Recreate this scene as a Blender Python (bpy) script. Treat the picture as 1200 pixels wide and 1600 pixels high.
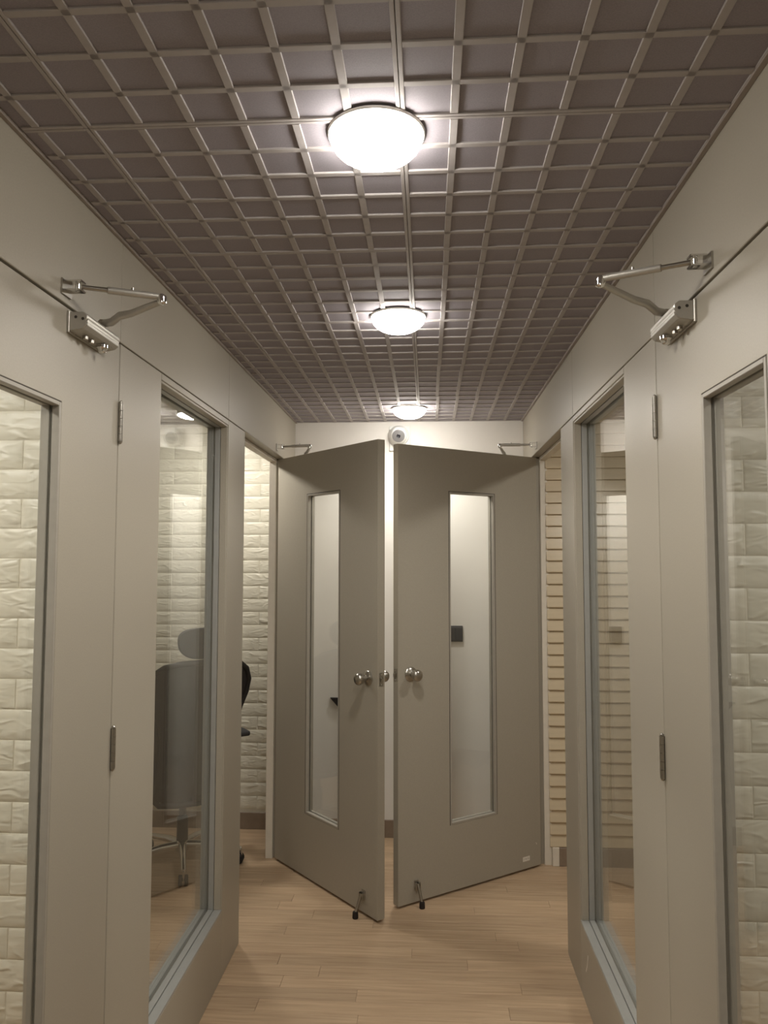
import bpy, bmesh, math, random
from mathutils import Vector, Matrix

for o in list(bpy.data.objects):
    bpy.data.objects.remove(o)
S = bpy.context.scene
COL = S.collection
random.seed(7)

# ------------------------------------------------------------------ camera
F_PX = 1174.3
YAW, PITCH, ROLL = 0.0579, 0.0647, 0.0008
CAM_Z = 1.5912
cam_d = bpy.data.cameras.new('camera')
cam_d.sensor_fit = 'VERTICAL'
cam_d.sensor_height = 24.0
cam_d.sensor_width = 18.0
cam_d.lens = 24.0 * F_PX / 1600.0
cam_d.clip_start = 0.02
cam = bpy.data.objects.new('camera', cam_d)
COL.objects.link(cam)
_fw = Vector((-math.sin(YAW) * math.cos(PITCH), math.cos(YAW) * math.cos(PITCH), math.sin(PITCH)))
_rt = Vector((math.cos(YAW), math.sin(YAW), 0))
_up = _rt.cross(_fw)
_r2 = _rt * math.cos(ROLL) + _up * math.sin(ROLL)
_u2 = -_rt * math.sin(ROLL) + _up * math.cos(ROLL)
_m = Matrix((( _r2.x, _u2.x, -_fw.x, 0), (_r2.y, _u2.y, -_fw.y, 0), (_r2.z, _u2.z, -_fw.z, CAM_Z), (0, 0, 0, 1)))
cam.matrix_world = _m
S.camera = cam

# ------------------------------------------------------------------ world, exposure
w = bpy.data.worlds.new('world')
S.world = w
w.use_nodes = True
w.node_tree.nodes['Background'].inputs[0].default_value = (0.02, 0.02, 0.022, 1)
w.node_tree.nodes['Background'].inputs[1].default_value = 0.3
S.view_settings.view_transform = 'Standard'
S.view_settings.look = 'None'
S.view_settings.gamma = 1.0
S.view_settings.use_curve_mapping = False
S.view_settings.exposure = 0.08
LAMP_CORRIDOR = 38.0
SPOT_CORRIDOR = 18.0
LAMP_ROOM = {'near_left': 260.0, 'near_right': 170.0, 'far_left': 140.0, 'far_right': 125.0}

# ------------------------------------------------------------------ dimensions
XL, XR = -0.791, 0.565          # corridor wall faces
ZC = 2.418                      # ceiling
ZS = 2.152                      # seam above the doors
YB = 4.44                       # end wall
Y0 = -1.6                       # wall behind the camera
T = 0.07                        # partition thickness
HN, WN0, WN1, DN, HF = 1.868, 2.170, 2.930, 3.200, 4.104
DW = 0.905                      # door width

# ------------------------------------------------------------------ materials
def srgb(r, g, b):
    def f(c):
        c /= 255.0
        return c / 12.92 if c <= 0.04045 else ((c + 0.055) / 1.055) ** 2.4
    return (f(r), f(g), f(b), 1)

def mat(name, col, rough=0.5, metal=0.0, spec=0.5, var=0.0, vscale=40.0, bump=0.0, bscale=200.0, stretch=None, emit=0.0):
    m = bpy.data.materials.new(name)
    m.use_nodes = True
    nt = m.node_tree
    b = nt.nodes['Principled BSDF']
    b.inputs['Base Color'].default_value = col
    b.inputs['Roughness'].default_value = rough
    b.inputs['Metallic'].default_value = metal
    b.inputs['Specular IOR Level'].default_value = spec
    if emit:
        b.inputs['Emission Color'].default_value = col
        b.inputs['Emission Strength'].default_value = emit
    if var or bump:
        tc = nt.nodes.new('ShaderNodeTexCoord')
        mp = nt.nodes.new('ShaderNodeMapping')
        nt.links.new(tc.outputs['Object'], mp.inputs['Vector'])
        if stretch:
            mp.inputs['Scale'].default_value = stretch
        if var:
            n = nt.nodes.new('ShaderNodeTexNoise')
            n.inputs['Scale'].default_value = vscale
            n.inputs['Detail'].default_value = 4
            nt.links.new(mp.outputs[0], n.inputs['Vector'])
            r = nt.nodes.new('ShaderNodeMapRange')
            r.inputs['From Min'].default_value = 0.3
            r.inputs['From Max'].default_value = 0.7
            r.inputs['To Min'].default_value = 1 - var
            r.inputs['To Max'].default_value = 1 + var
            nt.links.new(n.outputs['Fac'], r.inputs['Value'])
            mx = nt.nodes.new('ShaderNodeVectorMath')
            mx.operation = 'SCALE'
            mx.inputs[0].default_value = col[:3]
            nt.links.new(r.outputs[0], mx.inputs['Scale'])
            nt.links.new(mx.outputs[0], b.inputs['Base Color'])
        if bump:
            n2 = nt.nodes.new('ShaderNodeTexNoise')
            n2.inputs['Scale'].default_value = bscale
            n2.inputs['Detail'].default_value = 5
            nt.links.new(mp.outputs[0], n2.inputs['Vector'])
            bp = nt.nodes.new('ShaderNodeBump')
            bp.inputs['Strength'].default_value = bump
            bp.inputs['Distance'].default_value = 0.004
            nt.links.new(n2.outputs['Fac'], bp.inputs['Height'])
            nt.links.new(bp.outputs[0], b.inputs['Normal'])
    return m

def glass_mat(name, tint):
    m = bpy.data.materials.new(name)
    m.use_nodes = True
    nt = m.node_tree
    for n in list(nt.nodes):
        nt.nodes.remove(n)
    out = nt.nodes.new('ShaderNodeOutputMaterial')
    mix = nt.nodes.new('ShaderNodeMixShader')
    tr = nt.nodes.new('ShaderNodeBsdfTransparent')
    tr.inputs[0].default_value = tint
    gl = nt.nodes.new('ShaderNodeBsdfGlossy')
    gl.inputs['Roughness'].default_value = 0.0
    gl.inputs['Color'].default_value = (1, 1, 1, 1)
    fr = nt.nodes.new('ShaderNodeFresnel')
    geo = nt.nodes.new('ShaderNodeNewGeometry')
    mr = nt.nodes.new('ShaderNodeMapRange')       # same reflectance from both faces of the pane
    mr.inputs['To Min'].default_value = 1.5
    mr.inputs['To Max'].default_value = 1 / 1.5
    nt.links.new(geo.outputs['Backfacing'], mr.inputs['Value'])
    nt.links.new(mr.outputs[0], fr.inputs['IOR'])
    nt.links.new(fr.outputs[0], mix.inputs[0])
    nt.links.new(tr.outputs[0], mix.inputs[1])
    nt.links.new(gl.outputs[0], mix.inputs[2])
    nt.links.new(mix.outputs[0], out.inputs[0])
    return m

def wood_mat():
    m = bpy.data.materials.new('laminate_oak')
    m.use_nodes = True
    nt = m.node_tree
    b = nt.nodes['Principled BSDF']
    tc = nt.nodes.new('ShaderNodeTexCoord')
    oi = nt.nodes.new('ShaderNodeObjectInfo')
    add = nt.nodes.new('ShaderNodeVectorMath')
    add.operation = 'MULTIPLY_ADD'
    cx = nt.nodes.new('ShaderNodeCombineXYZ')
    nt.links.new(oi.outputs['Random'], cx.inputs[0])
    nt.links.new(oi.outputs['Random'], cx.inputs[1])
    nt.links.new(cx.outputs[0], add.inputs[0])
    add.inputs[1].default_value = (37, 11, 0)
    nt.links.new(tc.outputs['Object'], add.inputs[2])
    mp = nt.nodes.new('ShaderNodeMapping')
    mp.inputs['Scale'].default_value = (2.2, 46, 1)
    nt.links.new(add.outputs[0], mp.inputs['Vector'])
    n = nt.nodes.new('ShaderNodeTexNoise')
    n.inputs['Scale'].default_value = 1.6
    n.inputs['Detail'].default_value = 6
    n.inputs['Distortion'].default_value = 0.6
    nt.links.new(mp.outputs[0], n.inputs['Vector'])
    cr = nt.nodes.new('ShaderNodeValToRGB')
    cr.color_ramp.elements[0].position = 0.28
    cr.color_ramp.elements[0].color = srgb(175, 147, 118)
    cr.color_ramp.elements[1].position = 0.72
    cr.color_ramp.elements[1].color = srgb(204, 178, 147)
    nt.links.new(n.outputs['Fac'], cr.inputs[0])
    r = nt.nodes.new('ShaderNodeMapRange')
    r.inputs['To Min'].default_value = 0.90
    r.inputs['To Max'].default_value = 1.08
    nt.links.new(oi.outputs['Random'], r.inputs['Value'])
    sc = nt.nodes.new('ShaderNodeVectorMath')
    sc.operation = 'SCALE'
    nt.links.new(cr.outputs[0], sc.inputs[0])
    nt.links.new(r.outputs[0], sc.inputs['Scale'])
    nt.links.new(sc.outputs[0], b.inputs['Base Color'])
    b.inputs['Roughness'].default_value = 0.42
    bp = nt.nodes.new('ShaderNodeBump')
    bp.inputs['Strength'].default_value = 0.08
    bp.inputs['Distance'].default_value = 0.002
    nt.links.new(n.outputs['Fac'], bp.inputs['Height'])
    nt.links.new(bp.outputs[0], b.inputs['Normal'])
    return m

def brick_mat():
    m = mat('white_foam_brick', srgb(230, 225, 208), 0.42)
    nt = m.node_tree
    b = nt.nodes['Principled BSDF']
    tc = nt.nodes.new('ShaderNodeTexCoord')
    oi = nt.nodes.new('ShaderNodeObjectInfo')
    cx = nt.nodes.new('ShaderNodeCombineXYZ')
    for i in range(3):
        nt.links.new(oi.outputs['Random'], cx.inputs[i])
    ma = nt.nodes.new('ShaderNodeVectorMath')
    ma.operation = 'MULTIPLY_ADD'
    nt.links.new(cx.outputs[0], ma.inputs[0])
    ma.inputs[1].default_value = (23, 41, 17)
    nt.links.new(tc.outputs['Object'], ma.inputs[2])
    mp = nt.nodes.new('ShaderNodeMapping')
    mp.inputs['Scale'].default_value = (0.7, 1, 1.7)
    mp.inputs['Rotation'].default_value = (0, 0.35, 0)
    nt.links.new(ma.outputs[0], mp.inputs['Vector'])
    n = nt.nodes.new('ShaderNodeTexNoise')
    n.noise_type = 'RIDGED_MULTIFRACTAL'
    n.inputs['Scale'].default_value = 24
    n.inputs['Detail'].default_value = 4
    n.inputs['Distortion'].default_value = 0.7
    nt.links.new(mp.outputs[0], n.inputs['Vector'])
    bp = nt.nodes.new('ShaderNodeBump')
    bp.inputs['Strength'].default_value = 0.75
    bp.inputs['Distance'].default_value = 0.007
    nt.links.new(n.outputs['Fac'], bp.inputs['Height'])
    nt.links.new(bp.outputs[0], b.inputs['Normal'])
    return m

M = {
    'lam': mat('taupe_laminate', srgb(172, 165, 151), 0.42, spec=0.4, var=0.035, vscale=260),
    'lam_door': mat('taupe_laminate_door', srgb(168, 161, 147), 0.42, spec=0.4, var=0.035, vscale=260),
    'frame': mat('grey_frame_paint', srgb(160, 160, 156), 0.35, var=0.03, vscale=30),
    'bead': mat('glazing_bead_paint', srgb(162, 156, 145), 0.45, var=0.04, vscale=40),
    'dark_gap': mat('shadow_gap_dark', srgb(60, 54, 48), 0.8),  # dark tone that puts the shade of narrow gaps into the colour
    'white_jamb': mat('white_jamb_paint', srgb(222, 214, 200), 0.5, var=0.03, vscale=25),
    'plaster': mat('white_plaster', srgb(236, 232, 226), 0.7, var=0.02, vscale=8, bump=0.06, bscale=120),
    'room_wall': mat('room_wall_paint', srgb(226, 222, 212), 0.7, var=0.02, vscale=8),
    'brick': brick_mat(),
    'brick_base': mat('foam_brick_joint', srgb(222, 216, 199), 0.6, var=0.02, vscale=30),
    'slat': mat('cream_slat', srgb(206, 190, 162), 0.3, var=0.05, vscale=12, stretch=(0.4, 1, 5)),
    'skirt': mat('taupe_skirting', srgb(138, 122, 106), 0.45, var=0.06, vscale=40),
    'cell': mat('ceiling_cell_dark', srgb(150, 144, 150), 0.85, var=0.08, vscale=420),
    'bar': mat('ceiling_grid_bar', srgb(174, 168, 166), 0.7, spec=0.2, var=0.03, vscale=60),
    'slab': mat('ceiling_slab_paint', srgb(196, 192, 186), 0.8, var=0.02, vscale=10),
    'trim': mat('ceiling_edge_trim', srgb(150, 140, 132), 0.5, var=0.03, vscale=40),
    'wood': wood_mat(),
    'subfloor': mat('floor_joint', srgb(140, 112, 86), 0.7, var=0.05, vscale=20),
    'glass': glass_mat('clear_glass', (0.965, 0.975, 0.97, 1)),
    'steel': mat('brushed_steel', srgb(178, 174, 166), 0.28, metal=1.0, var=0.05, vscale=90),
    'alu': mat('silver_closer_paint', srgb(186, 182, 174), 0.38, metal=0.55, var=0.03, vscale=120),
    'chrome': mat('chrome', srgb(225, 224, 222), 0.08, metal=1.0, var=0.02, vscale=30),
    'black': mat('black_plastic', srgb(32, 30, 30), 0.5, var=0.05, vscale=60),
    'rubber': mat('dark_rubber', srgb(38, 30, 26), 0.8, var=0.05, vscale=80),
    'switch': mat('charcoal_switch_plate', srgb(62, 62, 64), 0.4, var=0.04, vscale=60),
    'mesh': mat('charcoal_mesh_fabric', srgb(44, 40, 39), 0.85, var=0.12, vscale=900, bump=0.3, bscale=900),
    'pad': mat('dark_grey_pad', srgb(56, 55, 56), 0.8, var=0.08, vscale=500),
    'cam_white': mat('white_camera_plastic', srgb(240, 240, 238), 0.3, var=0.01, vscale=40),
    'cam_face': mat('camera_face_grey', srgb(120, 118, 118), 0.25, var=0.04, vscale=60),
    'lens': mat('camera_lens_glass', srgb(40, 40, 44), 0.1, var=0.02, vscale=60),
    'sticker': mat('white_paper_sticker', srgb(225, 220, 210), 0.6, var=0.03, vscale=90),
    'ink': mat('grey_ink', srgb(168, 162, 154), 0.7, var=0.02, vscale=90),
    'lamp_ring': mat('white_lamp_ring', srgb(235, 233, 228), 0.4, var=0.01, vscale=40),
}
def lamp_mat(name, strength, col=(1.0, 0.955, 0.88, 1)):
    return mat(name, col, 0.5, emit=strength)

# ------------------------------------------------------------------ mesh helpers
def new():
    return bmesh.new()

def box(bm, lo, hi, bev=0.0, seg=1):
    lo, hi = Vector(lo), Vector(hi)
    r = bmesh.ops.create_cube(bm, size=1.0)
    c, s = (lo + hi) / 2, hi - lo
    for v in r['verts']:
        v.co = Vector((v.co.x * s.x, v.co.y * s.y, v.co.z * s.z)) + c
    if bev > 0:
        es = list({e for v in r['verts'] for e in v.link_edges})
        bmesh.ops.bevel(bm, geom=es, offset=bev, segments=seg, profile=0.5, affect='EDGES')
    return bm

def frame_axes(d):
    d = d.normalized()
    a = Vector((0, 0, 1)) if abs(d.z) < 0.9 else Vector((1, 0, 0))
    u = d.cross(a).normalized()
    return u, d.cross(u).normalized()

def tube(bm, pts, radii, n=12, closed=False, flat=None):
    pts = [Vector(p) for p in pts]
    if not isinstance(radii, (list, tuple)):
        radii = [radii] * len(pts)
    rings = []
    N = len(pts)
    pu = None
    for i, p in enumerate(pts):
        if closed:
            d = pts[(i + 1) % N] - pts[i - 1]
        else:
            d = pts[min(i + 1, N - 1)] - pts[max(i - 1, 0)]
        d.normalize()
        if pu is None:
            u, v = frame_axes(d)
        else:
            u = (pu - d * pu.dot(d)).normalized()
            v = d.cross(u).normalized()
        pu = u
        ring = []
        for k in range(n):
            a = 2 * math.pi * k / n
            ring.append(bm.verts.new(p + (u * math.cos(a) + v * math.sin(a) * (flat or 1)) * radii[i]))
        rings.append(ring)
    rr = range(N if closed else N - 1)
    for i in rr:
        A, B = rings[i], rings[(i + 1) % N]
        for k in range(n):
            bm.faces.new((A[k], A[(k + 1) % n], B[(k + 1) % n], B[k]))
    if not closed:
        bm.faces.new(rings[0][::-1])
        bm.faces.new(rings[-1])
    return bm

def lathe(bm, origin, axis, prof, n=24):
    """prof: list of (distance along axis, radius)"""
    origin, axis = Vector(origin), Vector(axis).normalized()
    u, v = frame_axes(axis)
    rings = []
    for h, r in prof:
        r = max(r, 1e-4)
        rings.append([bm.verts.new(origin + axis * h + (u * math.cos(2 * math.pi * k / n) + v * math.sin(2 * math.pi * k / n)) * r) for k in range(n)])
    for A, B in zip(rings, rings[1:]):
        for k in range(n):
            bm.faces.new((A[k], A[(k + 1) % n], B[(k + 1) % n], B[k]))
    bm.faces.new(rings[0][::-1])
    bm.faces.new(rings[-1])
    return bm

def prism(bm, poly, axis, a0, a1):
    """poly in the two remaining axes (in cyclic order), extruded along axis 0/1/2"""
    def P(u, v, w):
        c = [0, 0, 0]
        c[axis] = w
        c[(axis + 1) % 3] = u
        c[(axis + 2) % 3] = v
        return c
    A = [bm.verts.new(P(u, v, a0)) for u, v in poly]
    B = [bm.verts.new(P(u, v, a1)) for u, v in poly]
    n = len(poly)
    for k in range(n):
        bm.faces.new((A[k], A[(k + 1) % n], B[(k + 1) % n], B[k]))
    bm.faces.new(A[::-1])
    bm.faces.new(B)
    return bm

def finish(bm, name, smooth=False):
    bmesh.ops.recalc_face_normals(bm, faces=bm.faces)
    me = bpy.data.meshes.new(name)
    bm.to_mesh(me)
    bm.free()
    if smooth:
        for p in me.polygons:
            p.use_smooth = True
        me.set_sharp_from_angle(angle=math.radians(40))
    return me

def obj(name, bm, m, parent=None, smooth=False, world=True, loc=None):
    """world=True: mesh given in world coordinates, moved into the (unrotated) parent's frame"""
    if isinstance(bm, bmesh.types.BMesh):
        if parent is not None and world:
            off = Vector(parent.location)
            pp = parent.parent
            while pp is not None:
                off += Vector(pp.location)
                pp = pp.parent
            bmesh.ops.translate(bm, verts=bm.verts, vec=-off)
        me = finish(bm, name, smooth)
    else:
        me = bm
    if m is not None and not me.materials:
        me.materials.append(M[m] if isinstance(m, str) else m)
    o = bpy.data.objects.new(name, me)
    COL.objects.link(o)
    if loc is not None:
        o.location = loc
    if parent is not None:
        o.parent = parent
    return o

def tag(o, label, cat, group=None, kind=None):
    o['label'] = label
    o['category'] = cat
    if group:
        o['group'] = group
    if kind:
        o['kind'] = kind
    return o

def empty(name, loc, rz=0.0):
    o = bpy.data.objects.new(name, None)
    o.empty_display_size = 0.1
    COL.objects.link(o)
    o.location = loc
    o.rotation_euler = (0, 0, rz)
    return o

def bxo(name, lo, hi, m, parent=None, bev=0.0, world=True):
    return obj(name, box(new(), lo, hi, bev), m, parent, world=world)

# ------------------------------------------------------------------ FLOOR
floor = bxo('floor', (-3.0, Y0, -0.10), (2.8, 4.7, -0.0035), 'subfloor')
tag(floor, 'light oak strip laminate floor of corridor and side rooms', 'floor', kind='structure')
PWID = 0.078
def plank_bm(l, w_):
    return box(new(), (0.0005, 0.0005, -0.0035), (l - 0.0005, w_ - 0.0005, 0.0), 0.0006)
plank_meshes = {}
rest = new()
y = 2.19
row = 0
while y < 4.55:
    x = -2.2 - random.random() * 0.6
    while x < 1.75:
        l = random.choice((0.75, 0.9, 1.05, 1.2))
        if l not in plank_meshes:
            plank_meshes[l] = finish(plank_bm(l, PWID), 'plank')
        obj('plank', plank_meshes[l], 'wood', floor, loc=(x, y, 0))
        x += l
    y += PWID
    row += 1
y = 2.19 - PWID
while y > Y0:
    x = -3.0 - random.random() * 0.5
    while x < 2.8:
        l = random.choice((0.75, 0.9, 1.05, 1.2))
        box(rest, (max(x, -2.99), y + 0.0005, -0.0035), (min(x + l - 0.001, 2.79), y + PWID - 0.0005, 0))
        x += l
    y -= PWID
ro = obj('plank_field', rest, 'wood', floor)
ro['kind'] = 'stuff'

# ------------------------------------------------------------------ CEILING
ceil = bxo('ceiling', (-3.0, Y0, ZC + 0.012), (2.8, 4.7, ZC + 0.08), 'slab')
tag(ceil, 'dark mauve open-cell ceiling with pale square grid bars', 'ceiling', kind='structure')
BW, BH = 0.0155, 0.004
TX = [XL + 0.006, -0.647, -0.047, XR - 0.004]
TY = [0.756 + 0.6 * k for k in range(7)] + [YB - 0.002]
bar_cache = {}
def bar_mesh(lx, ly):
    k = (round(lx, 3), round(ly, 3))
    if k not in bar_cache:
        bm = box(new(), (-lx / 2, -ly / 2, 0), (lx / 2, ly / 2, BH + 0.006), 0.001)
        bar_cache[k] = finish(bm, 'grid_bar')
    return bar_cache[k]
g = 0.0006
for j in range(len(TY) - 1):
    for i in range(len(TX) - 1):
        x0, x1, y0, y1 = TX[i] + g, TX[i + 1] - g, TY[j] + g, TY[j + 1] - g
        jx = random.uniform(-0.003, 0.003) if i else 0
        t = bxo('ceiling_tile', (x0, y0, ZC + 0.004), (x1, y1, ZC + 0.013), 'cell', ceil)
        hw = BW / 4
        # bars running along the corridor
        xs = [-0.747] if i == 0 else [TX[i] + 0.1 * k for k in range(1, 6)]
        ym = (y0 + y1) / 2
        for xx in xs:
            obj('grid_bar', bar_mesh(BW, y1 - y0 - 2 * BW * 0.55), 'bar', t, loc=(xx + jx, ym, ZC))
        for xx in ([x1 - hw] if i == 0 else [x0 + hw, x1 - hw]):
            obj('grid_bar', bar_mesh(BW / 2, y1 - y0), 'bar', t, loc=(xx, ym, ZC))
        # cross bars
        ys = [TY[j] + 0.1 * k for k in range(1, 6)]
        xm = (x0 + x1) / 2
        for yy in ys:
            if yy < y1 - 0.02:
                obj('grid_bar', bar_mesh(x1 - x0 - BW, BW * 0.92), 'bar', t, loc=(xm, yy, ZC))
        for yy in [y0 + hw, y1 - hw]:
            obj('grid_bar', bar_mesh(x1 - x0 - BW, BW / 2), 'bar', t, loc=(xm, yy, ZC - 0.0004))
back_t = bxo('ceiling_tile', (XL + 0.006, Y0, ZC + 0.004), (XR - 0.004, TY[0], ZC + 0.013), 'cell', ceil)
bm = new()
x = -0.747
while x < XR - 0.02:
    box(bm, (x - BW / 2, Y0, ZC), (x + BW / 2, TY[0] - 0.008, ZC + BH + 0.001))
    x += 0.1
y = TY[0] - 0.1
while y > Y0:
    box(bm, (XL + 0.006, y - BW / 2, ZC + 0.0003), (XR - 0.004, y + BW / 2, ZC + BH + 0.001))
    y -= 0.1
bo = obj('grid_bar_field', bm, 'bar', back_t, world=True)
bo['kind'] = 'stuff'
for n_, xa, xb, lab in (('trim_1', XL, XL + 0.010, ''),
                        ('trim_2', XR - 0.012, XR, '')):
    t_ = obj(n_, box(new(), (xa, Y0, ZC - 0.004), (xb, YB, ZC + 0.012), 0.001), 'trim')
    tag(t_, 'thin taupe edge strip along the ceiling over the ' + ('partition of the office chair room' if n_ == 'trim_1' else 'partition of the slatted room'), 'trim', kind='structure')

# ------------------------------------------------------------------ PARTITION WALLS
def partition(name, side, label):
    """side -1 left, +1 right. Face plane at XL/XR, thickness outwards."""
    X = XL if side < 0 else XR
    root = empty(name, (X, 0, 0))
    tag(root, label, 'wall', kind='structure')
    def B(n, a, b, y0, y1, z0, z1, m='lam', bev=0.0015):
        # a,b depth into the wall measured from the corridor face
        xa, xb = X + side * a, X + side * b
        return bxo(n, (min(xa, xb), y0, z0), (max(xa, xb), y1, z1), m, root, bev)
    gp = 0.0016
    # header panels above the seam
    js = [Y0, -0.60, 0.64, HN, WN1, YB]
    for a, b in zip(js, js[1:]):
        B('header_panel', 0, T - 0.001, a + gp / 2, b - gp / 2, ZS + 0.0018, ZC + 0.011)
    # hidden dark backing, added so no light leaks through the seams
    B('seam_backing', 0.015, T - 0.004, Y0, HN - DW - 0.007, ZS - 0.02, ZS + 0.02, 'dark_gap', 0)
    B('seam_backing', 0.015, T - 0.004, HN + 0.006, WN0, ZS - 0.02, ZS + 0.02, 'dark_gap', 0)
    B('seam_backing', 0.015, T - 0.004, WN0, DN - 0.004, ZS - 0.015, ZS + 0.02, 'dark_gap', 0)
    B('seam_backing', 0.015, T - 0.004, HF + 0.007, YB, ZS - 0.02, ZS + 0.02, 'dark_gap', 0)
    # full height panels and posts
    B('wall_panel', 0, T, Y0, HN - DW - 0.004, 0, ZS - 0.0018)
    B('wall_post', 0, T, HN + 0.002, WN0, 0, ZS - 0.0018)
    B('wall_post', 0, T, WN1, DN, 0, ZS - 0.0018)
    B('wall_panel', 0, T, HF + 0.003, YB, 0, ZS - 0.0018)
    # below and above the window
    B('sill_panel', 0, T, WN0 + gp, WN1 - gp, 0, 0.250)
    B('window_head_strip', 0, T, WN0 + gp, WN1 - gp, 2.130, ZS - 0.0018)
    # door rebates: stop strips on the room side of both door openings
    for y0, y1 in ((HN - DW, HN), (DN, HF)):
        st0, st1 = 0.044, T + 0.012
        B('door_stop', st0, st1, y1 - 0.012, y1 + 0.003, 0, ZS - 0.016, 'white_jamb', 0.001)
        B('door_stop', st0, st1, y0 - 0.003, y0 + 0.012, 0, ZS - 0.016, 'white_jamb', 0.001)
        B('door_stop', st0, st1, y0 - 0.003, y1 + 0.003, ZS - 0.016, ZS + 0.001, 'white_jamb', 0.001)
    return root
WL = partition('wall_left', -1, 'taupe laminate partition wall in front of the office chair room')
WR = partition('wall_right', 1, 'taupe laminate partition wall in front of the cream slatted room')
# strike plate on the near jamb of the right far doorway
sp = obj('strike_plate', box(new(), (XR + 0.006, DN - 0.001, 1.02), (XR + 0.034, DN + 0.004, 1.09), 0.001), 'black', WR)
sp['label'] = 'small black strike plate'
sp = obj('strike_plate', box(new(), (XL - 0.034, DN - 0.001, 1.02), (XL - 0.006, DN + 0.004, 1.09), 0.001), 'black', WL)
# scuff mark on the panel under the right window
sc_ = obj('scuff_mark', prism(new(), [(2.80, 0.190), (2.806, 0.192), (2.822, 0.150), (2.845, 0.118), (2.838, 0.116), (2.815, 0.147)], 0, XR - 0.0006, XR + 0.0004), 'sticker', WR)
sc_['label'] = 'pale scuff mark'

# windows in the partitions
def window(name, side, label):
    X = XL if side < 0 else XR
    root = empty(name, (X, (WN0 + WN1) / 2, 0.25))
    tag(root, label, 'window', kind='structure')
    def B(n, a, b, y0, y1, z0, z1, m='frame', bev=0.0015):
        xa, xb = X + side * a, X + side * b
        return bxo(n, (min(xa, xb), y0, z0), (max(xa, xb), y1, z1), m, root, bev)
    zb, zt = 0.250, 2.130
    d = 0.008
    # outer lining boards of the reveal
    B('window_sill', 0.0, 0.030, WN0, WN1, zb, zb + d)
    B('frame_head', 0.003, 0.030, WN0, WN1, zt - d, zt, 'lam')
    B('frame_jamb', 0.003, 0.030, WN0, WN0 + d, zb + d, zt - d, 'lam')
    B('frame_jamb', 0.003, 0.030, WN1 - d, WN1, zb + d, zt - d, 'lam')
    # glazing beads either side of the pane
    for a, b, e in ((0.0315, 0.052, 0.010), (0.060, 0.082, 0.014)):
        B('glazing_bead', a, b, WN0, WN1, zb, zb + e)
        B('glazing_bead', a, b, WN0, WN1, zt - e, zt)
        B('glazing_bead', a, b, WN0, WN0 + e, zb + e, zt - e)
        B('glazing_bead', a, b, WN1 - e, WN1, zb + e, zt - e)
    B('glass_pane', 0.053, 0.059, WN0 + 0.002, WN1 - 0.002, zb + 0.002, zt - 0.002, 'glass', 0)
    return root
window('window_1', -1, 'tall fixed glass window in front of the office chair')
window('window_2', 1, 'tall fixed glass window in front of the cream slatted wall')

# ------------------------------------------------------------------ END WALL and outer shell
wb = bxo('wall_back', (XL - T, YB, 0), (XR + T, YB + 0.09, ZC + 0.011), 'plaster')
tag(wb, 'smooth white end wall of the corridor behind the two open doors', 'wall', kind='structure')
bb = bxo('baseboard_back', (XL, YB - 0.012, 0), (XR, YB, 0.10), 'skirt', None, 0.002)
tag(bb, 'taupe skirting board at the foot of the white end wall', 'baseboard', kind='structure')
wf = bxo('wall_front', (-3.0, Y0 - 0.1, 0), (2.8, Y0, ZC + 0.08), 'room_wall')
tag(wf, 'plain wall closing the corridor opposite the white end wall', 'wall', kind='structure')
wo = bxo('wall_outer_left', (-3.1, Y0, 0), (-3.0, 4.7, ZC + 0.08), 'room_wall')
tag(wo, 'pale outer wall of the rooms with white brick panels', 'wall', kind='structure')
wo = bxo('wall_outer_right', (2.8, Y0, 0), (2.9, 4.7, ZC + 0.08), 'room_wall')
tag(wo, 'pale outer wall of the room with cream slats', 'wall', kind='structure')

# ------------------------------------------------------------------ BRICK PANEL WALLS
def brick_mesh(lx, lz, seed):
    """chiselled foam brick, face towards -Y, back on y=0"""
    rnd = random.Random(seed)
    bm = new()
    US = [0, 0.022, 0.14, 0.27, 0.39, 0.5, 0.62, 0.74, 0.86, 0.978, 1]
    VS = [0, 0.09, 0.30, 0.52, 0.72, 0.91, 1]
    nx, nz = len(US) - 1, len(VS) - 1
    gap = 0.0014
    grid = []
    for k in range(nz + 1):
        rowv = []
        for i in range(nx + 1):
            u, v = US[i], VS[k]
            x = gap + u * (lx - 2 * gap)
            z = gap + v * (lz - 2 * gap)
            if i in (0, nx) or k in (0, nz):
                d = 0.0022
            elif i in (1, nx - 1) or k in (1, nz - 1):
                d = 0.0050 + rnd.uniform(-0.0006, 0.0008)
            else:
                d = 0.0056 + rnd.uniform(-0.0012, 0.0016)
                x += rnd.uniform(-0.3, 0.3) * lx / nx
                z += rnd.uniform(-0.25, 0.25) * lz / nz
            rowv.append(bm.verts.new((x, -d, z)))
        grid.append(rowv)
    for k in range(nz):
        for i in range(nx):
            a, b, c, d_ = grid[k][i], grid[k][i + 1], grid[k + 1][i + 1], grid[k + 1][i]
            if rnd.random() < 0.5:
                bm.faces.new((a, b, c)); bm.faces.new((a, c, d_))
            else:
                bm.faces.new((a, b, d_)); bm.faces.new((b, c, d_))
    ring = grid[0] + [r_[-1] for r_ in grid[1:]] + grid[-1][-2::-1] + [r_[0] for r_ in grid[-2:0:-1]]
    back = [bm.verts.new((v.co.x, 0, v.co.z)) for v in ring]
    n = len(ring)
    for k in range(n):
        bm.faces.new((ring[k], ring[(k + 1) % n], back[(k + 1) % n], back[k]))
    me = finish(bm, 'brick')
    for p in me.polygons:
        p.use_smooth = True
    me.set_sharp_from_angle(angle=math.radians(55))
    return me

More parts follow.
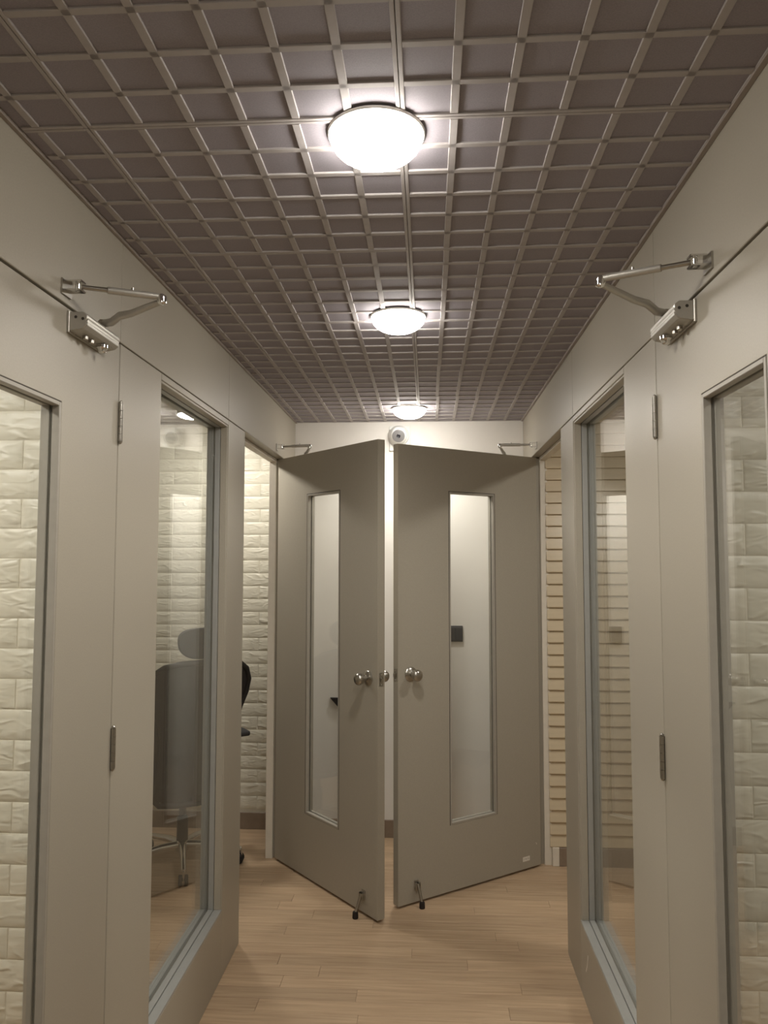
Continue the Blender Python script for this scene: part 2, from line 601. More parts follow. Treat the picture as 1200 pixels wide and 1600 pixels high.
def brick_wall(name, label, x0, x1, yface, zref, pitch, blen, xjoint, zlow, thick, right_end=True):
    base = bxo(name, (x0, yface - 0.0010, 0), (x1, yface + thick, ZC + 0.011), 'brick_base')
    tag(base, label, 'wall', kind='structure')
    cache = {}
    k0 = math.floor((zref - zlow) / pitch)
    zz = zref - k0 * pitch
    r = -k0
    while zz < ZC - 0.01:
        z0, z1 = max(zz, zlow), min(zz + pitch, ZC - 0.001)
        if z1 - z0 > 0.01:
            off = xjoint + (0.5 * blen if (r % 2) else 0.0)
            n0 = math.floor((x0 - off) / blen)
            xx = off + n0 * blen
            while xx < x1 - 0.004:
                a, b = max(xx, x0), min(xx + blen, x1)
                if b - a > 0.012:
                    key = (round(b - a, 3), round(z1 - z0, 3))
                    lst = cache.setdefault(key, [])
                    if len(lst) < (7 if b - a > 0.9 * blen else 2):
                        lst.append(brick_mesh(b - a, z1 - z0, hash((key[0], key[1], len(lst), name[-3:] == 'x'))))
                        me = lst[-1]
                    else:
                        me = random.choice(lst)
                    obj('brick', me, 'brick', base, loc=(a, yface, z0))
                xx += blen
        zz += pitch
        r += 1
    return base
YNL, YNR, YFL, YFR = 1.970, 1.900, 4.530, 4.100
brick_wall('wall_partition_left', 'white foam brick wall behind the closed door next to the office chair room', -2.99, XL - T - 0.0015, YNL, 1.998, 0.0802, 0.34, -1.096, 0.0, 0.09)
brick_wall('wall_partition_right', 'white foam brick wall behind the closed door next to the slatted room', XR + T + 0.0015, 2.79, YNR, 1.921, 0.0792, 0.34, 0.781, 0.0, 0.09)
brick_wall('wall_far_left', 'white foam brick wall behind the mesh office chair', -2.99, XL - T - 0.0015, YFL, 2.137, 0.0778, 0.36, -1.02, 0.101, 0.09)
b1 = bxo('baseboard_far_left', (-2.99, YFL - 0.013, 0), (XL - T - 0.0015, YFL + 0.0005, 0.098), 'skirt', None, 0.002)
tag(b1, 'taupe skirting board below the white bricks behind the office chair', 'baseboard', kind='structure')
# fills between end wall and the rooms
fl = bxo('wall_return_left', (XL - T - 0.001, YB + 0.001, 0), (XL - 0.005, YFL + 0.09, ZC + 0.011), 'plaster')
tag(fl, 'short plaster return at the corner of the brick room', 'wall', kind='structure')

# slatted wall in the right far room
sw = bxo('wall_far_right', (XR + T + 0.0015, YFR, 0), (2.79, YFR + 0.12, ZC + 0.011), 'slat')
tag(sw, 'cream horizontally slatted wall beyond an open doorway', 'wall', kind='structure')
SP = 0.0623
slat_me = None
z = 0.096
k = 0
while z < ZC - 0.02:
    hgt = min(SP, ZC - 0.002 - z)
    bm = new()
    w_ = 2.785 - (XR + T + 0.002)
    # lapped board: thick lower lip, leaning back to the top, with a small round nose
    prism(bm, [(0, 0), (-0.016, 0.0), (-0.0185, 0.004), (-0.0175, 0.009), (-0.006, hgt - 0.004), (-0.004, hgt - 0.0005), (0, hgt - 0.0005)], 0, 0, w_)
    if slat_me is None or hgt < SP - 1e-6:
        slat_me = finish(bm, 'slat')
    else:
        bm.free()
    obj('slat', slat_me, 'slat', sw, loc=(XR + T + 0.002, YFR, z))
    z += SP
b2 = bxo('baseboard_far_right', (XR + T + 0.0480, YFR - 0.022, 0), (2.79, YFR + 0.0005, 0.0945), 'skirt', None, 0.002)
tag(b2, 'taupe skirting board below the cream slats', 'baseboard', kind='structure')
pw = bxo('trim_3', (XR + T + 0.0125, YFR - 0.024, 0), (XR + T + 0.0475, YFR - 0.0005, 0.0955), 'white_jamb', None, 0.002)
tag(pw, 'white filler block between white door jamb and taupe skirting', 'trim', kind='structure')

# ------------------------------------------------------------------ DOORS
GX0, GX1, GZ0, GZ1 = 0.300, 0.600, 0.320, 1.935     # glazed opening in door coordinates
DT = 0.040
DH = 2.147

def door(name, side, pivot, ang, label, holder=False):
    """side -1: left wall, +1: right wall. local X runs from hinge to latch edge,
    m*Y is the corridor side when the door is closed."""
    m = 1 if side < 0 else -1
    rz = math.radians(-90 + m * ang)
    root = empty(name, (pivot[0], pivot[1], 0.0), rz)
    tag(root, label, 'door', kind='structure')
    def lb(n, x0, x1, d0, d1, z0, z1, mm, bev=0.0012, par=None):
        # d: depth from the corridor face towards the room
        ya, yb = -m * d0, -m * d1
        return obj(n, box(new(), (x0, min(ya, yb), z0), (x1, max(ya, yb), z1), bev), mm, par or root, world=False)
    # leaf with opening
    bm = new()
    e = 0.003
    ya, yb = sorted((0.0, -m * DT))
    vs = {}
    X = [e, GX0, GX1, DW - e]
    Z = [0.012, GZ0, GZ1, DH]
    for iy, yy in enumerate((ya, yb)):
        for i, xx in enumerate(X):
            for k, zz in enumerate(Z):
                vs[(i, k, iy)] = bm.verts.new((xx, yy, zz))
    for iy in (0, 1):
        for i in range(3):
            for k in range(3):
                if i == 1 and k == 1:
                    continue
                bm.faces.new([vs[q] for q in ((i, k, iy), (i + 1, k, iy), (i + 1, k + 1, iy), (i, k + 1, iy))])
    def wall_(a, b):
        bm.faces.new([vs[(*a, 0)], vs[(*b, 0)], vs[(*b, 1)], vs[(*a, 1)]])
    for i in range(3):
        wall_((i, 0), (i + 1, 0)); wall_((i, 3), (i + 1, 3)); wall_((0, i), (0, i + 1)); wall_((3, i), (3, i + 1))
    for a, b in (((1, 1), (2, 1)), ((1, 2), (2, 2)), ((1, 1), (1, 2)), ((2, 1), (2, 2))):
        wall_(a, b)
    bmesh.ops.recalc_face_normals(bm, faces=bm.faces)
    sharp = [ed for ed in bm.edges if len(ed.link_faces) == 2 and ed.calc_face_angle() > 1]
    bmesh.ops.bevel(bm, geom=sharp, offset=0.0012, segments=1, affect='EDGES')
    obj('door_leaf', bm, 'lam_door', root, world=False)
    # shadow gap round the bead painted as dark strips, then beads on both faces, pane between
    for d0, d1 in ((-0.0006, 0.004), (DT - 0.004, DT + 0.0006)):
        gw = 0.0016
        lb('shadow_gap_strip', GX0 - 0.0003, GX0 + gw, d0 + 0.0012, d1, GZ0, GZ1, 'dark_gap', 0)
        lb('shadow_gap_strip', GX1 - gw, GX1 + 0.0003, d0 + 0.0012, d1, GZ0, GZ1, 'dark_gap', 0)
        lb('shadow_gap_strip', GX0 + gw, GX1 - gw, d0 + 0.0012, d1, GZ1 - gw, GZ1 + 0.0003, 'dark_gap', 0)
    for d0, d1 in ((-0.001, 0.0155), (0.0225, DT + 0.001)):
        bw = 0.011
        lb('glazing_bead', GX0 + 0.0018, GX0 + bw, d0, d1, GZ0, GZ1 - 0.002, 'bead')
        lb('glazing_bead', GX1 - bw, GX1 - 0.0018, d0, d1, GZ0, GZ1 - 0.002, 'bead')
        lb('glazing_bead', GX0 + bw, GX1 - bw, d0, d1, GZ1 - bw, GZ1 - 0.0018, 'bead')
        lb('glazing_bead', GX0 + bw, GX1 - bw, d0, d1, GZ0 + 0.0005, GZ0 + bw, 'bead')
    lb('glass_pane', GX0 + 0.004, GX1 - 0.004, 0.0165, 0.0215, GZ0 + 0.004, GZ1 - 0.004, 'glass', 0)
    # hinges: knuckles on the corridor side
    for zc in (1.945, 1.123, 0.30):
        bm = new()
        hy = m * 0.0055
        for k in range(5):
            z0 = zc - 0.05 + k * 0.02
            lathe(bm, (0, hy, z0 + 0.0004), (0, 0, 1), [(0, 0.0062), (0.0192, 0.0062)], 12)
        h = obj('hinge', bm, 'steel', root, smooth=True, world=False)
        bm = new()
        lathe(bm, (0, hy, zc - 0.056), (0, 0, 1), [(0, 0.002), (0.003, 0.0045), (0.0058, 0.0045)], 12)
        lathe(bm, (0, hy, zc + 0.0502), (0, 0, 1), [(0, 0.0045), (0.003, 0.0045), (0.0058, 0.002)], 12)
        obj('hinge_pin', bm, 'steel', h, smooth=True, world=False)
    # knobs on both faces
    kx, kz = DW - 0.075, 1.058
    for sgn, y0_ in ((m, 0.0), (-m, -m * DT)):
        bm = new()
        lathe(bm, (kx, y0_, kz), (0, sgn, 0), [(0.012, 0.013), (0.030, 0.0125), (0.034, 0.017), (0.040, 0.0245), (0.050, 0.0275), (0.060, 0.0265), (0.067, 0.021), (0.0705, 0.012), (0.0715, 0.004)], 28)
        kn = obj('door_knob', bm, 'steel', root, smooth=True, world=False)
        bm = new()
        lathe(bm, (kx, y0_, kz), (0, sgn, 0), [(0.0, 0.033), (0.003, 0.0335), (0.006, 0.031), (0.009, 0.024), (0.012, 0.0165), (0.0135, 0.014)], 28)
        obj('rosette', bm, 'steel', kn, smooth=True, world=False)
    lp = lb('latch_plate', DW - 0.0035, DW - 0.0015, 0.008, 0.032, kz - 0.030, kz + 0.030, 'steel', 0.0008)
    lb('latch_bolt', DW - 0.004, DW + 0.008, 0.013, 0.027, kz - 0.009, kz + 0.009, 'steel', 0.002, lp)
    bm = new()
    for dz in (-0.022, 0.022):
        lathe(bm, (DW - 0.002, -m * 0.02, kz + dz), (1, 0, 0), [(0, 0.0042), (0.0012, 0.0036)], 10)
    obj('latch_screw', bm, 'chrome', lp, smooth=True, world=False)
    if holder:
        hx = DW - 0.105
        # kick-down holder on the room face
        hb = lb('door_holder', hx - 0.013, hx + 0.013, DT, DT + 0.004, 0.072, 0.112, 'steel', 0.001)
        hb['label'] = 'steel kick-down door holder with black rubber foot'
        lb('clevis_cheek', hx - 0.013, hx - 0.009, DT + 0.004, DT + 0.020, 0.074, 0.104, 'steel', 0.001, hb)
        lb('clevis_cheek', hx + 0.009, hx + 0.013, DT + 0.004, DT + 0.020, 0.074, 0.104, 'steel', 0.001, hb)
        bm = new()
        tube(bm, [(hx - 0.015, -m * (DT + 0.013), 0.094), (hx + 0.015, -m * (DT + 0.013), 0.094)], 0.003, 8)
        obj('pivot_pin', bm, 'chrome', hb, smooth=True, world=False)
        bm = new()
        tube(bm, [(hx, -m * (DT + 0.013), 0.098), (hx, -m * (DT + 0.030), 0.060), (hx, -m * (DT + 0.044), 0.026)], [0.008, 0.0065, 0.0065], 10)
        obj('holder_arm', bm, 'steel', hb, smooth=True, world=False)
        bm = new()
        lathe(bm, (hx, -m * (DT + 0.046), 0.0), (0, 0, 1), [(0.0003, 0.0125), (0.004, 0.0135), (0.026, 0.0125), (0.030, 0.0105)], 16)
        obj('rubber_foot', bm, 'rubber', hb, smooth=True, world=False)
    return root

D1 = door('door_1', -1, (XL, HN), 0, 'closed taupe glazed door facing brick wall, hinged beside the office chair window')
D2 = door('door_2', 1, (XR, HN), 0, 'closed taupe glazed door facing brick wall, hinged beside the slatted room window')
D3 = door('door_3', -1, (XL, HF), 41.4, 'open taupe glazed door hinged at the white brick room, knob and latch showing', True)
D4 = door('door_4', 1, (XR, HF), 53.8, 'open taupe glazed door hinged at the slatted room, white sticker at its foot', True)
# sticker and paint chip on the right open door (room face, right door: depth runs to +Y local)
st = obj('sticker', box(new(), (0.083, DT, 0.050), (0.131, DT + 0.0005, 0.073), 0), 'sticker', D4, world=False)
st['label'] = 'small white worn sticker with faint print'
bm = new()
for k, (a, b) in enumerate(((0.090, 0.096), (0.099, 0.102), (0.105, 0.112), (0.115, 0.118), (0.120, 0.124))):
    box(bm, (a + 0.001, DT + 0.0004, 0.059), (b - 0.001, DT + 0.0007, 0.066 if k % 2 else 0.064))
obj('sticker_print', bm, 'ink', st, world=False)
pc = obj('paint_chip', prism(new(), [(0.118, 0.030), (0.121, 0.034), (0.133, 0.041), (0.127, 0.034)], 1, DT, DT + 0.0004), 'sticker', D4, world=False)
pc['label'] = 'pale paint chip'

# ------------------------------------------------------------------ DOOR CLOSERS
def door_to_world(side, pivot, ang, x, d, z):
    """x along door, d outwards from the corridor face"""
    m = 1 if side < 0 else -1
    rz = math.radians(-90 + m * ang)
    ex = Vector((math.cos(rz), math.sin(rz), 0))
    ey = Vector((-math.sin(rz), math.cos(rz), 0)) * m
    return Vector((pivot[0], pivot[1], 0)) + ex * x + ey * d + Vector((0, 0, z))

def closer(side, pivot, ang, elbow_xy, bracket_y, label):
    m = 1 if side < 0 else -1
    rz = math.radians(-90 + m * ang)
    o = door_to_world(side, pivot, ang, 0.16, 0.0, 2.096)
    root = empty('door_closer', o, rz)
    tag(root, label, 'door closer', 'hydraulic door closers on the glazed doors')
    R = Matrix.Rotation(rz, 3, 'Z')
    def L(p):                      # world -> local
        return R.transposed() @ (Vector(p) - o)
    # body: hexagonal extrusion along X
    L0, L1 = -0.045, 0.125
    prof = [(0.0005, 0.000), (0.012, 0.000), (0.036, 0.004), (0.046, 0.013), (0.044, 0.0165), (0.046, 0.020), (0.044, 0.0235), (0.046, 0.027), (0.046, 0.034), (0.037, 0.042), (0.0005, 0.042)]
    bm = new()
    prism(bm, [(m * a, b) for a, b in prof], 0, L0, L1)
    sh = [e for e in bm.edges]
    bmesh.ops.bevel(bm, geom=sh, offset=0.0015, segments=1, affect='EDGES')
    obj('closer_body', bm, 'alu', root, world=False)
    bm = new()
    box(bm, (L0 - 0.004, min(0, m * 0.006), -0.004), (L1 + 0.004, max(0.0002, m * 0.006) if m > 0 else -0.0002, 0.045), 0.001)
    obj('back_plate', bm, 'alu', root, world=False)
    bm = new()
    prism(bm, [(m * (0.004 + (a - 0.004) * 0.97), 0.021 + (b - 0.021) * 0.96) for a, b in prof], 0, L1 - 0.001, L1 + 0.003)
    cap = obj('end_cap', bm, 'alu', root, world=False)
    for a, b in ((0.020, 0.030), (0.036, 0.026)):
        obj('screw', lathe(new(), (L1 + 0.003, m * a, b), (1, 0, 0), [(0, 0.0035), (0.001, 0.003)], 10), 'dark_gap', cap, world=False)
    bm = new()
    lathe(bm, (0.005, m * 0.026, 0.001), (0, 0, -1), [(0, 0.014), (0.006, 0.014), (0.010, 0.010), (0.016, 0.009), (0.018, 0.006)], 16)
    obj('spindle_cap', bm, 'chrome', root, smooth=True, world=False)
    bm = new()
    for q in (0.0, 0.03):
        lathe(bm, (q + 0.05, m * 0.020, 0.001), (0, 0, -1), [(0, 0.006), (0.007, 0.006), (0.009, 0.004)], 10)
    obj('valve_screw', bm, 'steel', root, smooth=True, world=False)
    # arm
    zt = 0.042
    pin = Vector((0.005, m * 0.024, zt))
    elb = L((elbow_xy[0], elbow_xy[1], 2.190))
    bx = XL if side < 0 else XR
    brk = L((bx - side * 0.028, bracket_y, 2.190))
    bm = new()
    lathe(bm, pin - Vector((0, 0, 0.001)), (0, 0, 1), [(0, 0.012), (0.012, 0.011), (0.018, 0.009), (0.022, 0.006)], 16)
    obj('spindle', bm, 'steel', root, smooth=True, world=False)
    d = elb - pin
    p0 = pin + Vector((0, 0, 0.012))
    bm = new()
    tube(bm, [p0, pin + d * 0.16 + Vector((0, 0, 0.004)), pin + d * 0.30 + Vector((0, 0, 0.010)), pin + d * 0.5 + Vector((0, 0, 0.002)), elb - Vector((0, 0, 0.004))],
         [0.0085, 0.0095, 0.0095, 0.0085, 0.007], 10)
    obj('main_arm', bm, 'alu', root, smooth=True, world=False)
    fe = elb + Vector((0, 0, 0.006))
    dd = brk - fe
    bm = new()
    tube(bm, [fe, fe + dd * 0.12, fe + dd * 0.66], [0.006, 0.0078, 0.0078], 10)
    fa = obj('forearm', bm, 'alu', root, smooth=True, world=False)
    bm = new()
    tube(bm, [fe + dd * 0.62, fe + dd * 0.96], 0.0052, 10)
    obj('forearm_rod', bm, 'steel', fa, smooth=True, world=False)
    bm = new()
    lathe(bm, fe + dd * 0.36 + Vector((0, 0, 0.006)), (0, 0, 1), [(0, 0.0035), (0.006, 0.0035), (0.007, 0.002)], 10)
    obj('adjuster_screw', bm, 'steel', fa, smooth=True, world=False)
    bm = new()
    lathe(bm, elb - Vector((0, 0, 0.012)), (0, 0, 1), [(0, 0.006), (0.003, 0.0105), (0.012, 0.0115), (0.020, 0.0105), (0.024, 0.005)], 16)
    obj('elbow_joint', bm, 'chrome', root, smooth=True, world=False)
    # shoe bracket on the header: plate plus clevis (in header axes)
    ax = R.transposed() @ Vector((0, 1, 0))
    ox = R.transposed() @ Vector((-side, 0, 0))       # out of the wall
    basep = L((bx, bracket_y, 2.190))
    def obox(bm, c, hx, hy, hz):
        q = []
        for sx in (-1, 1):
            for sy in (-1, 1):
                for sz in (-1, 1):
                    q.append(bm.verts.new(c + ax * hx * sx + ox * hy * sy + Vector((0, 0, hz * sz))))
        for f in ((0, 1, 3, 2), (4, 6, 7, 5), (0, 4, 5, 1), (2, 3, 7, 6), (0, 2, 6, 4), (1, 5, 7, 3)):
            bm.faces.new([q[i] for i in f])
    bm = new()
    obox(bm, basep + ox * 0.0022 + Vector((0, 0, -0.004)), 0.022, 0.002, 0.017)
    br = obj('arm_bracket', bm, 'steel', root, world=False)
    bm = new()
    obox(bm, basep + ox * 0.022 + Vector((0, 0, 0.010)), 0.012, 0.018, 0.0018)
    obox(bm, basep + ox * 0.022 + Vector((0, 0, -0.010)), 0.012, 0.018, 0.0018)
    obj('bracket_cheek', bm, 'chrome', br, world=False)
    bm = new()
    lathe(bm, brk - Vector((0, 0, 0.013)), (0, 0, 1), [(0, 0.005), (0.026, 0.005)], 10)
    obj('bracket_pin', bm, 'chrome', br, smooth=True, world=False)
    return root

closer(-1, (XL, HN), 0, (-0.608, 1.660), 1.570, 'silver hydraulic closer on the closed door beside the office chair window')
closer(1, (XR, HN), 0, (0.372, 1.604), 1.505, 'silver hydraulic closer on the closed door beside the slatted room window')
closer(-1, (XL, HF), 41.4, (-0.618, 3.899), 3.889, 'silver door closer arm above the open door of the brick room')
closer(1, (XR, HF), 53.8, (0.379, 3.929), 3.896, 'silver door closer arm above the open door of the slatted room')

# ------------------------------------------------------------------ LAMPS
def lamp(x, y, rad, strength, label, group, drop=0.052, spot=0.0):  # glare of the small downlights is put into oversized corridor domes
    inside = XL < x < XR
    root = empty('ceiling_light', (x, y, ZC - 0.0005 if inside else ZC + 0.012))
    tag(root, label, 'ceiling light', group)
    rh = 0.005 if inside else 0.046
    bm = new()
    lathe(bm, (0, 0, 0), (0, 0, -1), [(0.0, rad * 1.03), (rh - 0.003, rad * 1.03), (rh, rad * 1.01), (rh, rad * 0.97)], 40)
    obj('lamp_ring', bm, 'lamp_ring', root, smooth=True, world=False)
    bm = new()
    prof = [(rh - 0.002, rad * 0.985)]
    for k in range(1, 9):
        a = k / 8 * math.pi / 2
        prof.append((rh + drop * math.sin(a), rad * 0.985 * math.cos(a)))
    lathe(bm, (0, 0, 0), (0, 0, -1), prof, 40)
    obj('lamp_diffuser', bm, lamp_mat('lamp_glow', strength), root, smooth=True, world=False)
    if spot:
        ld = bpy.data.lights.new('downlight_beam', 'SPOT')
        ld.energy = spot
        ld.color = (1.0, 0.955, 0.88)
        ld.spot_size = math.radians(165)
        ld.spot_blend = 0.7
        ld.shadow_soft_size = 0.06
        lo = bpy.data.objects.new('downlight_beam', ld)
        COL.objects.link(lo)
        lo.parent = root
        lo.location = (0, 0, -(rh + drop + 0.062))
    return root
CG = 'round corridor ceiling lights'
lamp(-0.097, 1.406, 0.092, LAMP_CORRIDOR, 'round glowing ceiling light between the two closed doors', CG, spot=SPOT_CORRIDOR)
lamp(-0.097, 2.500, 0.092, LAMP_CORRIDOR, 'round glowing ceiling light between the two tall windows', CG, spot=SPOT_CORRIDOR)
lamp(-0.097, 4.050, 0.092, LAMP_CORRIDOR * 1.3, 'round glowing ceiling light above the wall camera', CG, spot=SPOT_CORRIDOR)
lamp(-0.097, 0.100, 0.092, LAMP_CORRIDOR, 'round glowing ceiling light at the start of the corridor', CG, spot=SPOT_CORRIDOR)
RG = 'round ceiling lights of the side rooms'
lamp(-1.275, 4.000, 0.085, LAMP_ROOM['far_left'], 'round glowing ceiling light above the office chair', RG, 0.02)
lamp(1.130, 3.050, 0.085, LAMP_ROOM['far_right'], 'round glowing ceiling light in the slatted room', RG, 0.02)
lamp(-1.550, 1.100, 0.085, LAMP_ROOM['near_left'], 'round glowing ceiling light behind the closed door next to the office chair room', RG, 0.02)
lamp(1.450, 0.900, 0.085, LAMP_ROOM['near_right'], 'round glowing ceiling light behind the closed door next to the slatted room', RG, 0.02)

# ------------------------------------------------------------------ SECURITY CAMERA
cx_, cz_ = -0.168, 2.331
K = 1.22
root = empty('security_camera', (cx_, YB, cz_))
tag(root, 'white turret security camera on the end wall above the open doors', 'camera')
obj('mount_plate', box(new(), (cx_ - 0.057, YB - 0.016, cz_ - 0.090), (cx_ + 0.067, YB - 0.0002, cz_ + 0.060), 0.006, 2), 'cam_white', root, smooth=True)
bm = new()
lathe(bm, (cx_, YB - 0.014, cz_), (0, -1, 0), [(0, 0.050 * K), (0.010, 0.0505 * K), (0.020, 0.048 * K), (0.026, 0.044 * K)], 36)
obj('camera_collar', bm, 'cam_white', root, smooth=True)
aim = Vector((0.0, -1, -0.30)).normalized()
cc = Vector((cx_, YB - 0.046, cz_))
bm = new()
prof = []
for k in range(0, 11):
    a = math.radians(-70 + k * 11.5)
    prof.append((0.043 * K * math.sin(a), 0.043 * K * math.cos(a)))
lathe(bm, cc, aim, prof, 36)
ball = obj('camera_ball', bm, 'cam_white', root, smooth=True)
bm = new()
lathe(bm, cc, aim, [(0.0315 * K, 0.0305 * K), (0.0345 * K, 0.0300 * K), (0.0355 * K, 0.027 * K)], 36)
cf = obj('camera_face', bm, 'cam_face', root, smooth=True)
bm = new()
lathe(bm, cc, aim, [(0.0345 * K, 0.010 * K), (0.038 * K, 0.0095 * K), (0.0385 * K, 0.008 * K), (0.0372 * K, 0.006 * K)], 24)
obj('camera_lens', bm, 'lens', cf, smooth=True)

# ------------------------------------------------------------------ SWITCH PLATE and black wedge on the end wall
root = empty('switch_plate', (0.162, YB, 1.119))
tag(root, "square black switch plate on the end wall behind the slatted room's open door", 'switch')
obj('plate', box(new(), (0.121, YB - 0.011, 1.121), (0.203, YB - 0.0002, 1.213), 0.003, 2), 'switch', root, smooth=True)
for k in range(2):
    x0 = 0.127 + k * 0.036
    obj('rocker', box(new(), (x0, YB - 0.0135, 1.130), (x0 + 0.034, YB - 0.0105, 1.204), 0.0012), 'switch', root)
root = empty('wall_wedge', (-0.535, YB, 0.755))  # small black wedge, its nature unidentified
tag(root, 'small black wedge on the white end wall behind the open door of the brick room', 'hook')
obj('wedge', prism(new(), [(0.792, -0.570), (0.792, -0.515), (0.735, -0.515), (0.748, -0.530)], 1, YB - 0.022, YB - 0.0002), 'black', root)

# ------------------------------------------------------------------ OFFICE CHAIR
def office_chair(loc, rz):
    root = empty('office_chair', loc, rz)
    tag(root, 'dark mesh office chair with headrest and chrome five-star base behind glass', 'chair')
    # local: chair faces +Y, back at -Y
    def pl(n, bm, mm, par=None, smooth=True):
        return obj(n, bm, mm, par or root, smooth=smooth, world=False)
    # base
    hub = pl('base_hub', lathe(new(), (0, 0, 0.065), (0, 0, 1), [(0, 0.030), (0.004, 0.036), (0.050, 0.034), (0.056, 0.028)], 24), 'chrome')
    for k in range(5):
        a = BASE_ANG - rz + k * 2 * math.pi / 5
        d = Vector((math.cos(a), math.sin(a), 0))
        bm = new()
        tube(bm, [d * 0.022 + Vector((0, 0, 0.098)), d * 0.12 + Vector((0, 0, 0.099)), d * 0.24 + Vector((0, 0, 0.086)), d * 0.315 + Vector((0, 0, 0.074))], [0.021, 0.018, 0.014, 0.013], 12)
        leg = pl('base_leg', bm, 'chrome')
        cpos = d * 0.315
        tdir = Vector((-d.y, d.x, 0))
        tr = d * 0.014
        bm = new()
        for s in (-1, 1):
            lathe(bm, cpos - tr + tdir * s * 0.0065 + Vector((0, 0, 0.0275)), tdir * s, [(0, 0.025), (0.002, 0.0272), (0.013, 0.0272), (0.017, 0.023)], 20)
        cst = pl('caster', bm, 'black')
        bm = new()
        lathe(bm, cpos + Vector((0, 0, 0.030)), (0, 0, 1), [(0, 0.006), (0.045, 0.006)], 10)
        pl('caster_stem', bm, 'chrome', cst)
        bm = new()
        hood = [(-0.029, 0.026), (-0.024, 0.046), (-0.008, 0.057), (0.012, 0.056), (0.019, 0.046), (0.006, 0.046), (-0.010, 0.049), (-0.020, 0.041), (-0.025, 0.026)]
        A = [cpos - tr + d * p - tdir * 0.006 + Vector((0, 0, q)) for p, q in hood]
        Bv = [v + tdir * 0.012 for v in A]
        va = [bm.verts.new(v) for v in A]
        vb = [bm.verts.new(v) for v in Bv]
        n = len(va)
        for i in range(n):
            bm.faces.new((va[i], va[(i + 1) % n], vb[(i + 1) % n], vb[i]))
        bm.faces.new(va[::-1]); bm.faces.new(vb)
        pl('caster_hood', bm, 'black', cst, False)
    pl('gas_cylinder', lathe(new(), (0, 0, 0.118), (0, 0, 1), [(0, 0.030), (0.12, 0.028), (0.121, 0.018), (0.28, 0.016)], 20), 'black')
    pl('seat_mechanism', box(new(), (-0.085, -0.16, 0.375), (0.085, 0.11, 0.425), 0.010, 2), 'black')
    pl('tilt_lever', tube(new(), [(0.08, 0.02, 0.395), (0.20, 0.02, 0.392), (0.25, 0.03, 0.388)], [0.005, 0.005, 0.008], 8), 'black')
    # seat
    bm = new()
    rings = []
    N = 36
    for zz, s in ((0.425, 0.86), (0.430, 0.95), (0.455, 1.0), (0.478, 0.98), (0.490, 0.90), (0.494, 0.6)):
        rings.append([])
        for i in range(N):
            t = 2 * math.pi * i / N
            c, sn = math.cos(t), math.sin(t)
            x = 0.250 * s * math.copysign(abs(c) ** 0.45, c)
            y = 0.02 + 0.240 * s * math.copysign(abs(sn) ** 0.45, sn)
            rings[-1].append(bm.verts.new((x, y, zz - 0.02 * max(0, (y - 0.18)) / 0.08)))
    for A, Bv in zip(rings, rings[1:]):
        for i in range(N):
            bm.faces.new((A[i], A[(i + 1) % N], Bv[(i + 1) % N], Bv[i]))
    bm.faces.new(rings[0][::-1]); bm.faces.new(rings[-1])
    pl('seat', bm, 'pad')
    # back: outline (u across, z), curve in y
    def yb(z):
        t = (z - 0.36) / 0.72
        return -0.235 - 0.06 * t + 0.055 * math.sin(math.pi * min(1, max(0, t)) * 1.0) * (1 if t < 0.5 else 1) - 0.02 * t * t
    half = [(0.0, 1.082), (0.12, 1.079), (0.195, 1.064), (0.243, 1.028), (0.268, 0.970), (0.262, 0.90), (0.236, 0.83), (0.212, 0.76), (0.200, 0.68), (0.202, 0.60), (0.212, 0.52), (0.220, 0.45), (0.212, 0.405), (0.19, 0.380), (0.11, 0.372), (0.0, 0.370)]
    outline = half + [(-u, z) for u, z in half[-2:0:-1]]
    def bp(u, z, off=0.0):
        return Vector((u, yb(z) + 0.045 * (u / 0.27) ** 2 + off, z))
    bf = pl('back_frame', tube(new(), [bp(u, z) for u, z in outline], 0.0145, 10, closed=True), 'black')
    # mesh infill
    bm = new()
    rows = 22
    cols = 12
    def half_w(z):
        w_ = 0.0
        for (u0, z0), (u1, z1) in zip(half, half[1:]):
            if min(z0, z1) <= z <= max(z0, z1) and abs(z1 - z0) > 1e-6:
                w_ = max(w_, u0 + (u1 - u0) * (z - z0) / (z1 - z0))
        return w_
    fr_, bk_ = [], []
    for r_ in range(rows + 1):
        z = 0.374 + (1.077 - 0.374) * r_ / rows
        hw = half_w(z)
        fr_.append([bm.verts.new(bp(-hw + 2 * hw * c_ / cols, z, 0.0025)) for c_ in range(cols + 1)])
        bk_.append([bm.verts.new(bp(-hw + 2 * hw * c_ / cols, z, -0.0025)) for c_ in range(cols + 1)])
    for r_ in range(rows):
        for c_ in range(cols):
            bm.faces.new((fr_[r_][c_], fr_[r_][c_ + 1], fr_[r_ + 1][c_ + 1], fr_[r_ + 1][c_]))
            bm.faces.new((bk_[r_][c_], bk_[r_ + 1][c_], bk_[r_ + 1][c_ + 1], bk_[r_][c_ + 1]))
    pl('back_mesh', bm, 'mesh')
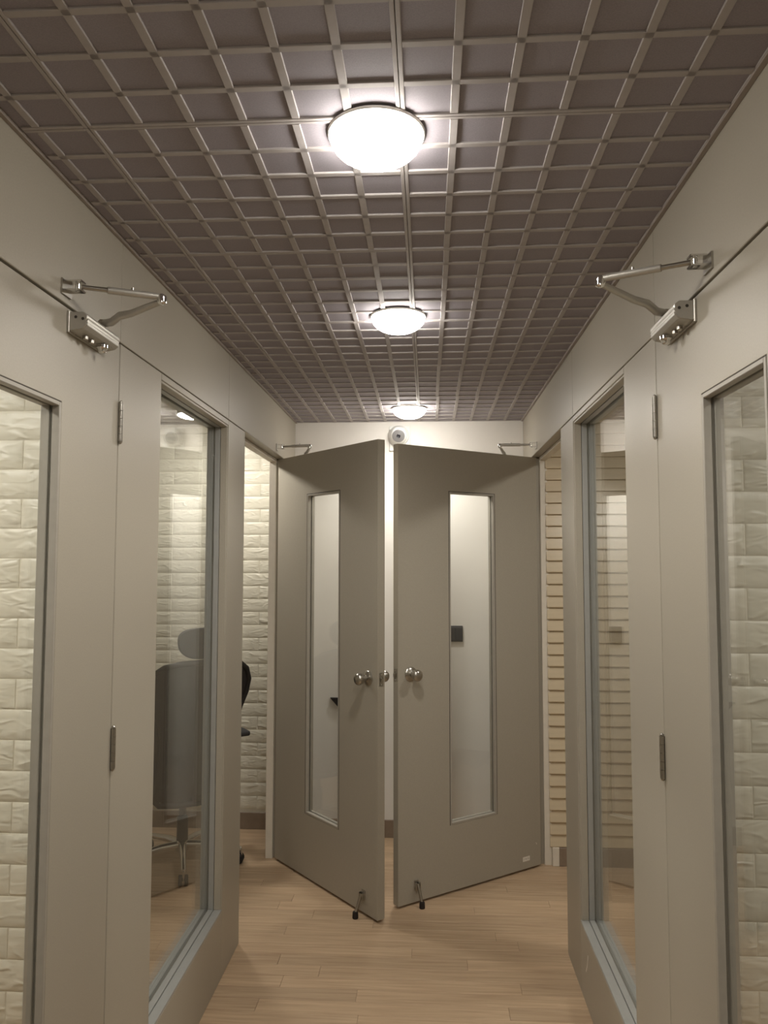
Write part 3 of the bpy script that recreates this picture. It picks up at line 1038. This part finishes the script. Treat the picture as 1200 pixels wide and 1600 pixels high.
    # spine bar from seat to headrest
    pl('back_spine', tube(new(), [(0, -0.10, 0.40), (0, -0.22, 0.385), (0, -0.275, 0.43), (0, yb(0.6) - 0.03, 0.60), (0, yb(0.85) - 0.028, 0.85), (0, yb(1.05) - 0.018, 1.06)], [0.035, 0.036, 0.038, 0.034, 0.026, 0.020], 12, flat=0.45), 'black')
    # headrest
    hb_ = Vector((0, yb(1.075) - 0.004, 1.06))
    pl('headrest_bracket', tube(new(), [hb_, hb_ + Vector((0, -0.012, 0.06)), hb_ + Vector((0, 0.004, 0.11))], [0.022, 0.020, 0.018], 12, flat=0.5), 'black')
    bm = new()
    hc = hb_ + Vector((0, 0.02, 0.115))
    rings = []
    outl = []
    for i in range(32):
        t = 2 * math.pi * i / 32
        c, sn = math.cos(t), math.sin(t)
        outl.append((0.128 * math.copysign(abs(c) ** 0.7, c) * (1.0 + 0.10 * sn), 0.079 * math.copysign(abs(sn) ** 0.75, sn)))
    for off, s in ((-0.020, 0.80), (-0.015, 0.95), (0.0, 1.0), (0.015, 0.95), (0.022, 0.75)):
        rings.append([bm.verts.new(hc + Vector((u * s, off + 0.030 * (u / 0.128) ** 2, z * s))) for u, z in outl])
    for A, Bv in zip(rings, rings[1:]):
        for i in range(32):
            bm.faces.new((A[i], A[(i + 1) % 32], Bv[(i + 1) % 32], Bv[i]))
    bm.faces.new(rings[0][::-1]); bm.faces.new(rings[-1])
    pl('headrest', bm, 'pad')
    # armrests
    for s in (-1, 1):
        bm = new()
        tube(bm, [(s * 0.10, -0.02, 0.412), (s * 0.24, -0.03, 0.408), (s * 0.275, -0.04, 0.44), (s * 0.277, -0.05, 0.56), (s * 0.275, -0.03, 0.655)], [0.016, 0.016, 0.018, 0.017, 0.014], 10)
        ar = pl('armrest', bm, 'black')
        bm = new()
        box(bm, (s * 0.275 - 0.034, -0.17, 0.652), (s * 0.275 + 0.034, 0.03, 0.680), 0.011, 3)
        pl('arm_pad', bm, 'pad', ar)
    return root
HUB = (-1.300, 4.010)
BASE_ANG = math.atan2(3.711 - 4.010 + 0.02, -1.198 + 1.297)
office_chair((HUB[0], HUB[1], 0), math.radians(36))
